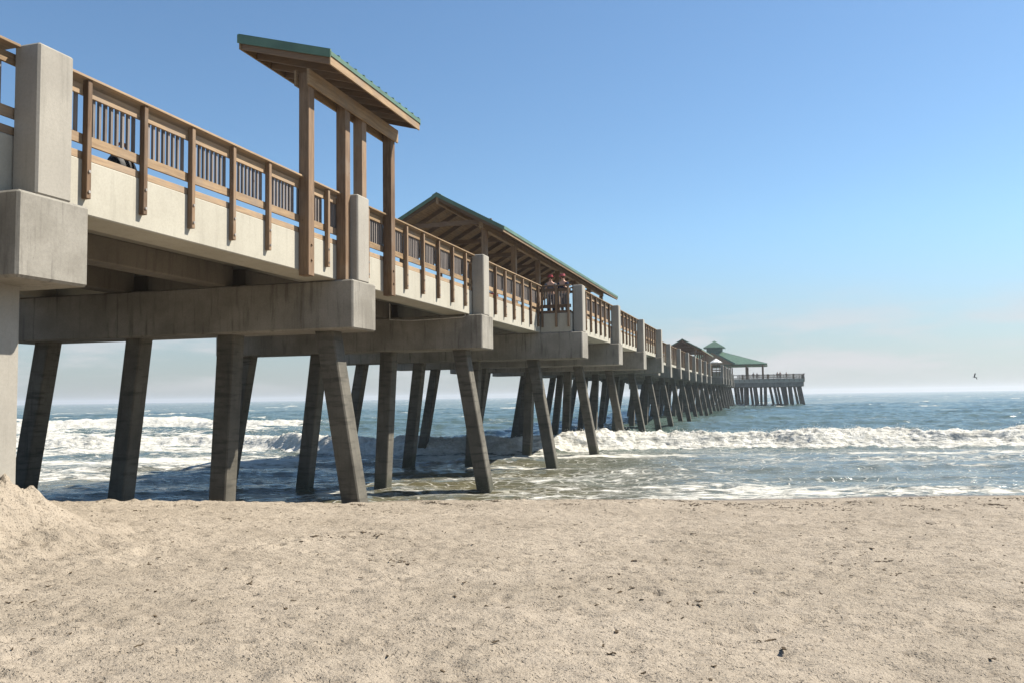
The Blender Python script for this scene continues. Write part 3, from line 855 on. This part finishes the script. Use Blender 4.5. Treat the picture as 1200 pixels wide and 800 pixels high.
# ------------------------------------------------------------------ gable pavilions on the wide bays
def pavilion(n0, label):
    ya, yb_ = bentY(n0) - 0.82, bentY(n0 + 3) + 0.80
    root = empty('pavilion', (XC, (ya + yb_) / 2, DECK))
    tag(root, label, 'pavilion')
    O = -Vector(root.location)
    def P(name, me, parent=None, loc=(0, 0, 0)):
        return put(name, me, root if parent is None else parent, (Vector(loc) + O) if parent is None else loc)
    hw_, zr, sl = 3.10, 9.12, 0.545
    def zt(x): return zr - sl * abs(x)
    pm = MB().box(-0.12, 0.12, -0.12, 0.12, DECK + 0.002, 7.46).mesh('post', M['wood_v'], 0.008)
    ys = [ya + 0.75 + (yb_ - ya - 1.5) * k / 6 for k in range(7)]
    for s in (-1, 1):
        for y in ys: P('post', pm, loc=(XC + s * 2.0, y, 0))
        P('beam', MB().box(XC + s * 2.0 - 0.10, XC + s * 2.0 + 0.10, ya + 0.25, yb_ - 0.25, 7.462, 7.78).mesh('beam', M['wood_y'], 0.006))
        P('eave_board', MB().box(XC + s * hw_ - 0.02, XC + s * hw_ + 0.02, ya, yb_, zt(hw_) - 0.22, zt(hw_) - 0.105).mesh('eave_board', M['wood_y'], 0.004))
    for y in ys:
        P('tie_beam', MB().box(XC - 2.35, XC + 2.35, y - 0.05, y + 0.05, 7.785, 7.985).mesh('tie_beam', M['wood_x'], 0.005))
    P('ridge_beam', MB().box(XC - 0.06, XC + 0.06, ya + 0.05, yb_ - 0.05, zr - 0.42, zr - 0.10).mesh('ridge_beam', M['wood_y']))
    rm = {}
    for s in (-1, 1):
        b = MB(); a, c = 0.07, hw_ - 0.03
        pts = [(s * a, zt(a) - 0.27), (s * c, zt(c) - 0.27), (s * c, zt(c) - 0.06), (s * a, zt(a) - 0.06)]
        if s < 0: pts = pts[::-1]
        b.poly_extrude(pts, -0.03, 0.03); rm[s] = b.mesh('rafter', M['wood_x'])
    nr = 20
    for k in range(nr):
        y = ya + 0.06 + (yb_ - ya - 0.12) * k / (nr - 1)
        for s in (-1, 1): P('rafter', rm[s], loc=(XC, y, 0))
    for s in (-1, 1):
        b = MB(); pts = [(0, zr - 0.06), (s * hw_, zt(hw_) - 0.06), (s * hw_, zt(hw_) - 0.03), (0, zr - 0.03)]
        if s < 0: pts = pts[::-1]
        b.poly_extrude(pts, ya + 0.01, yb_ - 0.01)
        P('roof_boarding', b.mesh('roof_boarding', M['wood_y']), loc=(XC, 0, 0))
    b = MB(); b.poly_extrude([(-hw_ - 0.03, zt(hw_) - 0.028), (0, zr - 0.028), (hw_ + 0.03, zt(hw_) - 0.028), (hw_ + 0.03, zt(hw_) + 0.012), (0, zr + 0.012), (-hw_ - 0.03, zt(hw_) + 0.012)], ya - 0.02, yb_ + 0.02)
    rf = P('roof', b.mesh('roof', M['green']), loc=(XC, 0, 0))
    for s in (-1, 1):
        put('drip_edge', MB().box(s * (hw_ + 0.048) - 0.016, s * (hw_ + 0.048) + 0.016, ya - 0.02, yb_ + 0.02, zt(hw_) - 0.115, zt(hw_) + 0.03).mesh('drip_edge', M['green']), rf)
    O2 = Vector((0, 0, 0))
    for s in (-1, 1):
        for k in range(60):
            pass
    ribs = {}
    for s in (-1, 1):
        b = MB(); pts = [(s * 0.03, zr - 0.01 + 0.014), (s * hw_, zt(hw_) + 0.004), (s * hw_, zt(hw_) + 0.05), (s * 0.03, zr + 0.05)]
        if s < 0: pts = pts[::-1]
        b.poly_extrude(pts, -0.02, 0.02); ribs[s] = b.mesh('rib', M['green'])
    for k in range(48):
        y = ya + 0.1 + (yb_ - ya - 0.2) * k / 47
        for s in (-1, 1): put('rib', ribs[s], rf, (0, y, 0))
    for yy in (ya - 0.04, yb_ + 0.04):
        for s in (-1, 1):
            b = MB(); pts = [(0, zr - 0.13), (s * (hw_ + 0.03), zt(hw_) - 0.15), (s * (hw_ + 0.03), zt(hw_) + 0.03), (0, zr + 0.035)]
            if s < 0: pts = pts[::-1]
            b.poly_extrude(pts, yy - 0.015, yy + 0.015); put('rake_trim', b.mesh('rake_trim', M['green']), rf)
    rd = MB(); rd.poly_extrude([(-0.22, zr - 0.06), (0, zr + 0.055), (0.22, zr - 0.06), (0.22, zr - 0.035), (0, zr + 0.085), (-0.22, zr - 0.035)], ya - 0.03, yb_ + 0.03)
    put('ridge_cap', rd.mesh('ridge_cap', M['green']), rf)
pavilion(4, 'long open timber pavilion with green gable roof behind the shade shelter on the pier')
pavilion(16, 'gable roofed timber pavilion on the pier between the parasol and the cupola roof')

# ------------------------------------------------------------------ pier head pavilion with cupola
def head_pavilion():
    cx, cy = -14.6, 236.5
    root = empty('head_pavilion', (cx, cy, DECK))
    tag(root, 'large green hipped roof pavilion with square cupola at the seaward end of the pier', 'pavilion')
    def P(name, me, loc=(0, 0, 0), parent=None):
        return put(name, me, root if parent is None else parent, (Vector(loc) - Vector((0, 0, DECK))) if parent is None else loc)
    hx, hy, ze, za = 13.4, 10.2, 7.45, 11.2
    for sx in (-1, 1):
        for y in (-9.2, 0, 9.2):
            for x in (12.2, 8.2, 4.0):
                P('post', MB().box(sx * x - 0.15, sx * x + 0.15, y - 0.15, y + 0.15, DECK + 0.002, ze - 0.3).mesh('post', M['wood_v']))
    def hip(z_off, hx_, hy_, name, mat, th):
        V = [(-hx_, -hy_, ze), (hx_, -hy_, ze), (hx_, hy_, ze), (-hx_, hy_, ze), (-1.6, -1.6, za), (1.6, -1.6, za), (1.6, 1.6, za), (-1.6, 1.6, za)]
        V = [(x, y, z + z_off) for x, y, z in V]
        b = MB(); b.hexa([(x, y, z - th) for x, y, z in V[:4]] + V[4:])
        b.V += []; return b.mesh(name, mat)
    # shell with thickness: outer planes and soffit
    V = [(-hx, -hy, ze), (hx, -hy, ze), (hx, hy, ze), (-hx, hy, ze), (-1.6, -1.6, za), (1.6, -1.6, za), (1.6, 1.6, za), (-1.6, 1.6, za)]
    Vi = [(x * 0.995, y * 0.995, z - 0.22) for x, y, z in V]
    F = []
    for k in range(4):
        a, b_ = k, (k + 1) % 4
        F.append((a, b_, 4 + b_, 4 + a)); F.append((8 + b_, 8 + a, 12 + a, 12 + b_)); F.append((b_, a, 8 + a, 8 + b_)); F.append((4 + a, 4 + b_, 12 + b_, 12 + a))
    me = mesh('roof', V + Vi, F, M['green'])
    rf = P('roof', me)
    # standing seams
    for k in range(27):
        x = -13 + k
        for s in (-1, 1):
            t = max(abs(x) - 1.6, 0) / (hx - 1.6); t0 = max(1 - t, 0.02) if abs(x) > 1.6 else 1.0
            y1_ = -s * hy; y2_ = -s * (hy + (1.6 - hy) * t0); z2_ = ze + (za - ze) * t0
            b = MB(); b.bar((x, y1_, ze + 0.03), (x, y2_, z2_ + 0.03), 0.05, 0.06)
            put('rib', b.mesh('rib', M['green']), rf)
    for k in range(21):
        y = -10 + k
        for s in (-1, 1):
            t = max(abs(y) - 1.6, 0) / (hy - 1.6); t0 = max(1 - t, 0.02) if abs(y) > 1.6 else 1.0
            b = MB(); b.bar((s * hx, y, ze + 0.03), (s * (hx + (1.6 - hx) * t0), y, ze + (za - ze) * t0 + 0.03), 0.05, 0.06)
            put('rib', b.mesh('rib', M['green']), rf)
    P('eave_beam', MB().box(-hx + 0.9, hx - 0.9, -hy + 0.8, -hy + 1.1, ze - 0.3, ze - 0.001).mesh('eave_beam', M['wood_x']))
    P('eave_beam', MB().box(hx - 1.35, hx - 1.05, -hy + 1.11, hy - 1.1, ze - 0.3, ze - 0.001).mesh('eave_beam', M['wood_y']))
    P('eave_beam', MB().box(-hx + 1.05, -hx + 1.35, -hy + 1.11, hy - 1.1, ze - 0.3, ze - 0.001).mesh('eave_beam', M['wood_y']))
    # entrance gable over the pier
    gz, gw, gy = 10.7, 5.6, -11.6
    gs = (gz - 7.5) / gw
    b = MB(); b.poly_extrude([(-gw, 7.5), (0, gz), (gw, 7.5), (gw, 7.62), (0, gz + 0.12), (-gw, 7.62)], gy, -2.2)
    P('entrance_roof', b.mesh('entrance_roof', M['green']))
    b = MB(); b.poly_extrude([(-gw + 0.5, 7.45), (gw - 0.5, 7.45), (0, gz - 0.12)], gy + 0.5, gy + 0.6)
    P('gable_panel', b.mesh('gable_panel', M['wood_y']))
    for s in (-1, 1):
        b = MB(); b.bar((s * (gw + 0.05), gy - 0.03, 7.50), (0, gy - 0.03, gz + 0.02), 0.06, 0.36); P('rake_board', b.mesh('rake_board', M['louvre']))
    # cupola
    cw = 2.0
    P('cupola_wall', MB().box(-cw, cw, -cw, cw, za - 1.0, 12.25).mesh('cupola_wall', M['louvre'], 0.03))
    for k in range(5):
        P('louvre', MB().box(-cw + 0.3, cw - 0.3, -cw - 0.05, -cw - 0.005, 11.3 + 0.17 * k, 11.40 + 0.17 * k).mesh('louvre', M['louvre']))
    e = 2.75
    V = [(-e, -e, 12.25), (e, -e, 12.25), (e, e, 12.25), (-e, e, 12.25), (0, 0, 14.1), (-e, -e, 12.08), (e, -e, 12.08), (e, e, 12.08), (-e, e, 12.08)]
    F = [(0, 1, 4), (1, 2, 4), (2, 3, 4), (3, 0, 4), (8, 7, 6, 5), (0, 5, 6, 1), (1, 6, 7, 2), (2, 7, 8, 3), (3, 8, 5, 0)]
    cr = P('cupola_roof', mesh('cupola_roof', V, F, M['green']))
    for k in range(11):
        x = -2.5 + 0.5 * k; t0 = 1 - abs(x) / e
        b = MB(); b.bar((x, -e, 12.28), (x, -e * (1 - t0), 12.25 + 1.85 * t0 + 0.03), 0.06, 0.07); put('rib', b.mesh('rib', M['green']), cr)
head_pavilion()

# ------------------------------------------------------------------ beach litter: broken reed and weed
def litter():
    b = MB()
    def scrap(x, y, z, a, ln, w):
        pts = []; bend = rng.uniform(-0.5, 0.5)
        for i in range(4):
            t = i / 3 - 0.5; aa = a + bend * t
            pts.append((x + 2 * t * ln * math.cos(aa), y + 2 * t * ln * math.sin(aa), z + 0.004 + rng.uniform(0, 0.012)))
        for p, q in zip(pts[:-1], pts[1:]): b.bar(p, q, w * rng.uniform(0.6, 1.3), 0.006)
    for k in range(900):
        if k < 330: u = 20.0 - abs(rng.gauss(0, 1.4)); v = rng.uniform(-12, 16) if k < 150 else rng.uniform(3, 15)
        else: u = 3.5 + 16.5 * rng.random() ** 0.7; v = rng.uniform(-0.75 * u - 2, 0.75 * u + 2)
        z = sand_z(v, u)
        x, y = uv2w(v, u)
        big = rng.random() < (0.30 if u > 17 else (0.10 if u > 9 else 0.04))
        for i in range(rng.randint(4, 14) if big else 1):
            ox, oy = (rng.gauss(0, 0.13), rng.gauss(0, 0.06)) if big else (0, 0)
            scrap(x + ox, y + oy, z, rng.uniform(0, 3.14), rng.uniform(0.008, 0.035) * (1.5 if big else 1.0), rng.uniform(0.008, 0.026))
    t = NT('dry_wrack')
    c = t.mix(t.noise(t.pos(), 12, 2), (0.035, 0.025, 0.016), (0.11, 0.078, 0.045))
    o = put('beach_wrack', b.mesh('beach_wrack', t.done(c, 0.9, 0.2)))
    tag(o, 'dark scraps of dried reed and weed strewn over the sand', 'wrack', kind='stuff')
litter()

# ------------------------------------------------------------------ people
def skin_body(name, joints, edges, radii, mat, sub=2):
    me = bpy.data.meshes.new(name)
    me.from_pydata(joints, edges, []); me.update()
    o = bpy.data.objects.new(name, me)
    me.materials.append(mat)
    md = o.modifiers.new('skin', 'SKIN')
    for i, r in enumerate(radii):
        r = r if isinstance(r, tuple) else (r, r)
        me.skin_vertices[0].data[i].radius = r
    me.skin_vertices[0].data[0].use_root = True
    md.use_smooth_shade = True
    s = o.modifiers.new('sub', 'SUBSURF'); s.levels = sub; s.render_levels = sub
    return o
skin_m = plain('skin', (0.48, 0.27, 0.18), 0.55, 0.4, 0.1, 8)
hair_m = plain('hair', (0.10, 0.05, 0.03), 0.7, 0.3, 0.3, 30)
def sphere_mesh(name, c, r, mat, squash=(1, 1, 1), n=12):
    bm = bmesh.new()
    bmesh.ops.create_uvsphere(bm, u_segments=n * 2, v_segments=n, radius=1.0)
    for v in bm.verts: v.co = Vector((v.co.x * r * squash[0] + c[0], v.co.y * r * squash[1] + c[1], v.co.z * r * squash[2] + c[2]))
    me = bpy.data.meshes.new(name); bm.to_mesh(me); bm.free()
    me.materials.append(mat); me.polygons.foreach_set('use_smooth', [True] * len(me.polygons))
    return me
def person(loc, rz, h, shirt, trousers, label, hat=None, lean=0.10, group=None, arms='rail'):
    """facing -Y, standing; the body is one skinned surface, clothing and hair are its children"""
    k = h / 1.75
    fy = -lean
    J = [(0, 0, 0.95), (0, fy * 0.35, 1.12), (0, fy * 0.8, 1.32), (0, fy, 1.45), (0, fy * 1.15, 1.54), (0, fy * 1.25 - 0.01, 1.66),     # pelvis..head
         (0.10, 0, 0.90), (0.11, -0.03, 0.50), (0.11, 0.02, 0.09), (0.12, -0.13, 0.035),
         (-0.10, 0, 0.90), (-0.11, -0.01, 0.50), (-0.11, 0.05, 0.09), (-0.12, -0.10, 0.035)]
    if arms == 'rail':
        A = [(0.19, fy, 1.41), (0.25, fy - 0.05, 1.16), (0.17, fy - 0.26, 1.26), (0.14, fy - 0.34, 1.29),
             (-0.19, fy, 1.41), (-0.25, fy - 0.05, 1.16), (-0.17, fy - 0.26, 1.26), (-0.14, fy - 0.34, 1.29)]
    else:
        A = [(0.19, fy, 1.41), (0.24, fy + 0.02, 1.14), (0.24, fy - 0.06, 0.90), (0.23, fy - 0.09, 0.81),
             (-0.19, fy, 1.41), (-0.24, fy + 0.02, 1.14), (-0.24, fy - 0.06, 0.90), (-0.23, fy - 0.09, 0.81)]
    J += A
    J = [(x * k, y * k, z * k) for x, y, z in J]
    Ed = [(0, 1), (1, 2), (2, 3), (3, 4), (4, 5), (0, 6), (6, 7), (7, 8), (8, 9), (0, 10), (10, 11), (11, 12), (12, 13),
          (3, 14), (14, 15), (15, 16), (16, 17), (3, 18), (18, 19), (19, 20), (20, 21)]
    Rd = [(.15, .10), (.14, .09), (.16, .105), (.13, .085), .052, (.088, .10), .085, .055, .04, .035, .085, .055, .04, .035,
          .058, .043, .034, .03, .058, .043, .034, .03]
    Rd = [tuple(k * q for q in (r if isinstance(r, tuple) else (r, r))) for r in Rd]
    body = skin_body('person', J, Ed, Rd, skin_m)
    body.location = loc; body.rotation_euler = (0, 0, rz)
    link(body); tag(body, label, 'person', group)
    def cloth(name, idx, mat, grow):
        mp = {i: j for j, i in enumerate(idx)}
        o = skin_body(name, [J[i] for i in idx], [(mp[a], mp[b]) for a, b in Ed if a in mp and b in mp],
                      [tuple(q + grow for q in Rd[i]) for i in idx], mat)
        link(o, body)
    cloth('shirt', [1, 2, 3, 14, 15, 18, 19], shirt, 0.018 * k)
    cloth('trousers', [0, 6, 7, 8, 10, 11, 12], trousers, 0.018 * k)
    hx, hy, hz = J[5]
    put('hair', sphere_mesh('hair', (hx, hy + 0.018 * k, hz + 0.03 * k), 0.105 * k, hair_m, (0.92, 1.02, 0.98)), body)
    f = MB(); f.cyl((hx, hy - 0.085 * k, hz - 0.01), (hx, hy - 0.125 * k, hz - 0.025), 0.012 * k, 6, 0.02 * k)
    put('nose', f.mesh('nose', skin_m), body)
    if hat is not None:
        b = MB(); b.cyl((hx, hy, hz + 0.045 * k), (hx, hy, hz + 0.15 * k), 0.118 * k, 16, 0.095 * k)
        b.cyl((hx, hy - 0.05 * k, hz + 0.040 * k), (hx, hy - 0.05 * k, hz + 0.056 * k), 0.145 * k, 16)
        put('cap', b.mesh('cap', hat, 0.006), body)
    return body
navy = plain('navy_cloth', (0.02, 0.03, 0.06), 0.9, 0.1); red = plain('red_cloth', (0.24, 0.045, 0.05), 0.9, 0.1)
pink = plain('faded_red_cloth', (0.33, 0.095, 0.10), 0.9, 0.1); white = plain('white_cloth', (0.72, 0.71, 0.68), 0.9, 0.1, 0.1)
grey = plain('grey_cloth', (0.15, 0.15, 0.16), 0.9, 0.1); khaki = plain('khaki_cloth', (0.28, 0.22, 0.14), 0.9, 0.1)
person((-9.28, 36.95, DECK), 0.2, 1.80, grey, navy, 'person in red cap and grey shirt leaning on the railing beside the near pavilion', red)
person((-8.66, 36.92, DECK), -0.25, 1.82, navy, grey, 'person in faded red cap and navy shirt leaning on the railing beside the near pavilion', pink)
G = 'people standing at the pier head railing'
for (x, rz, h, sh, tr, lab) in ((-4.6, 0.1, 1.78, navy, grey, 'person in navy shirt under the head pavilion roof edge'),
                                (-3.7, -0.2, 1.70, grey, navy, 'person in grey shirt and navy trousers under the head pavilion roof edge'),
                                (1.15, 0.3, 1.80, navy, navy, 'person dressed all in navy on the open end of the pier head'),
                                (1.85, -0.2, 1.86, grey, grey, 'person dressed all in grey on the open end of the pier head'),
                                (3.3, 0.0, 1.72, khaki, grey, 'person in khaki shirt on the open end of the pier head')):
    person((x, 225.4 if x < 1.5 else 225.6, DECK), rz, h, sh, tr, lab, None, 0.05, G, 'down')

# ------------------------------------------------------------------ market umbrella, cooler, bag, gull
def umbrella():
    x, y = -8.9, bentY(16) + 0.6
    root = empty('parasol', (x, y, DECK)); tag(root, 'pale pyramid parasol open above the railing near the far pavilion', 'parasol')
    V = []; n = 8
    for i in range(n):
        a = 2 * math.pi * (i + 0.5) / n; V.append((1.05 * math.cos(a), 1.05 * math.sin(a), 1.78)); 
    for i in range(n):
        a = 2 * math.pi * (i + 0.5) / n; V.append((1.04 * math.cos(a), 1.04 * math.sin(a), 1.66))
    V += [(0, 0, 2.42), (0, 0, 2.36)]
    F = []
    for i in range(n):
        j = (i + 1) % n
        F += [(i, j, 16), (j, i, n + i, n + j), (n + j, n + i, 17)]
    put('canopy', mesh('canopy', V, F, white), root)
    put('pole', MB().cyl((0, 0, 0.06), (0, 0, 2.36), 0.025, 10).mesh('pole', M['pipe']), root)
    put('base', MB().cyl((0, 0, 0.0), (0, 0, 0.08), 0.28, 16, 0.24).mesh('base', M['bolt'], 0.01), root)
umbrella()
def cooler(x, y, rz, cbody, label):
    root = empty('cool_box', (x, y, DECK)); root.rotation_euler = (0, 0, rz); tag(root, label, 'cool box')
    put('box', MB().box(-0.2, 0.2, -0.34, 0.34, 0.002, 0.36).mesh('box', cbody, 0.03, seg=2), root)
    put('lid', MB().box(-0.215, 0.215, -0.355, 0.355, 0.363, 0.42).mesh('lid', white, 0.02, seg=2), root)
    b = MB(); b.bar((-0.19, -0.37, 0.26), (0.19, -0.37, 0.26), 0.02, 0.03); b.bar((-0.19, 0.37, 0.26), (0.19, 0.37, 0.26), 0.02, 0.03)
    put('handle', b.mesh('handle', grey), root)
cooler(-9.97, 30.5, 0.0, pink, 'faded red and white box on the deck behind the railing before the near pavilion')
def bag():
    bm = bmesh.new(); bmesh.ops.create_uvsphere(bm, u_segments=20, v_segments=12, radius=1)
    for v in bm.verts:
        z = v.co.z
        v.co = Vector((v.co.x * 0.17, v.co.y * 0.30, 0.27 + z * 0.265 + 0.02 * math.sin(7 * v.co.y)))
    me = bpy.data.meshes.new('bag'); bm.to_mesh(me); bm.free(); me.materials.append(plain('black_nylon', (0.012, 0.012, 0.013), 0.6, 0.3)); me.polygons.foreach_set('use_smooth', [True] * len(me.polygons))
    root = empty('bag', (-9.95, 11.36, DECK)); tag(root, 'rounded black bag with red handle on the deck behind the landward railing', 'bag')
    put('body', me, root)
    b = MB(); pts = [(0, -0.13, 0.50), (0, -0.11, 0.64), (0, -0.04, 0.71), (0, 0.05, 0.71), (0, 0.12, 0.63), (0, 0.14, 0.50)]
    for a, c in zip(pts[:-1], pts[1:]): b.bar(a, c, 0.04, 0.022)
    put('handle', b.mesh('handle', red), root)
bag()
def gull():
    # one continuous low-poly bird: body rings with wings drawn out of its sides
    bm = bmesh.new()
    prof = [(-0.24, 0.012, 0.0), (-0.20, 0.035, 0.005), (-0.12, 0.06, 0.0), (0.0, 0.075, -0.005), (0.10, 0.06, 0.0), (0.16, 0.04, 0.015), (0.20, 0.042, 0.025), (0.24, 0.03, 0.022), (0.27, 0.010, 0.015), (0.31, 0.004, 0.008)]
    rings = []
    for (y, r, dz) in prof:
        rings.append([bm.verts.new((r * math.cos(a), y, dz + r * 0.85 * math.sin(a))) for a in [2 * math.pi * i / 8 for i in range(8)]])
    for a, b in zip(rings[:-1], rings[1:]):
        for i in range(8): bm.faces.new((a[i], a[(i + 1) % 8], b[(i + 1) % 8], b[i]))
    bm.faces.new(rings[0]); bm.faces.new(rings[-1][::-1])
    t = [bm.verts.new(c) for c in ((-0.03, -0.22, 0.0), (0.03, -0.22, 0.0), (0.075, -0.36, 0.0), (-0.075, -0.36, 0.0), (-0.03, -0.22, 0.012), (0.03, -0.22, 0.012), (0.075, -0.36, 0.008), (-0.075, -0.36, 0.008))]
    for f in BF: bm.faces.new([t[i] for i in f])
    for s in (1, -1):
        st = [(0.03, 0.10, -0.08, 0.02), (0.20, 0.14, -0.06, 0.20), (0.36, 0.10, -0.08, 0.34), (0.52, 0.0, -0.10, 0.30), (0.66, -0.14, -0.17, 0.20)]
        vs = [[bm.verts.new((s * x, y0, z)), bm.verts.new((s * x, y1, z)), bm.verts.new((s * x, y0 - 0.01, z + 0.02)), bm.verts.new((s * x, y1 + 0.01, z + 0.012))] for x, y0, y1, z in st]
        for a, b in zip(vs[:-1], vs[1:]):
            bm.faces.new((a[0], a[1], b[1], b[0])); bm.faces.new((a[2], b[2], b[3], a[3])); bm.faces.new((a[0], b[0], b[2], a[2])); bm.faces.new((a[1], a[3], b[3], b[1]))
        e = vs[-1]; bm.faces.new((e[0], e[1], e[3], e[2]))
    bmesh.ops.recalc_face_normals(bm, faces=bm.faces)
    me = bpy.data.meshes.new('seagull'); bm.to_mesh(me); bm.free()
    me.materials.append(plain('gull_plumage', (0.16, 0.155, 0.15), 0.8, 0.2, 0.5, 9))
    d = 62.0
    dirv = Vector((0.95731306, 0.2887002, -0.0142795)) * ((1142 - 600) / 1013) + Vector((0.0320313, -0.05685803, 0.99786831)) * (-(441.5 - 400) / 1013) + Vector((-0.28727288, 0.95572975, 0.06367838))
    o = put('seagull', me); o.location = dirv * d
    o.scale = (0.5, 0.5, 0.5); o.rotation_euler = (math.radians(18), math.radians(50), math.radians(65))
    tag(o, 'dark seagull flying with raised wings low over the sea', 'seagull')
gull()

# ------------------------------------------------------------------ sea air
def haze():
    t = bpy.data.materials.new('sea_haze'); t.use_nodes = True
    n = t.node_tree.nodes; n.clear()
    out = n.new("ShaderNodeOutputMaterial"); v = n.new("ShaderNodeVolumePrincipled")
    v.inputs["Color"].default_value = (0.84, 0.90, 0.97, 1.0)
    v.inputs["Density"].default_value = 0.00026
    v.inputs["Anisotropy"].default_value = 0.2
    t.node_tree.links.new(v.outputs[0], out.inputs["Volume"])
    o = put('haze', MB().box(-4300, 4300, -400, 4700, -14.0, 16.5).mesh('haze', t))
    tag(o, 'thin pale sea haze over the water', 'haze', kind='stuff')
haze()
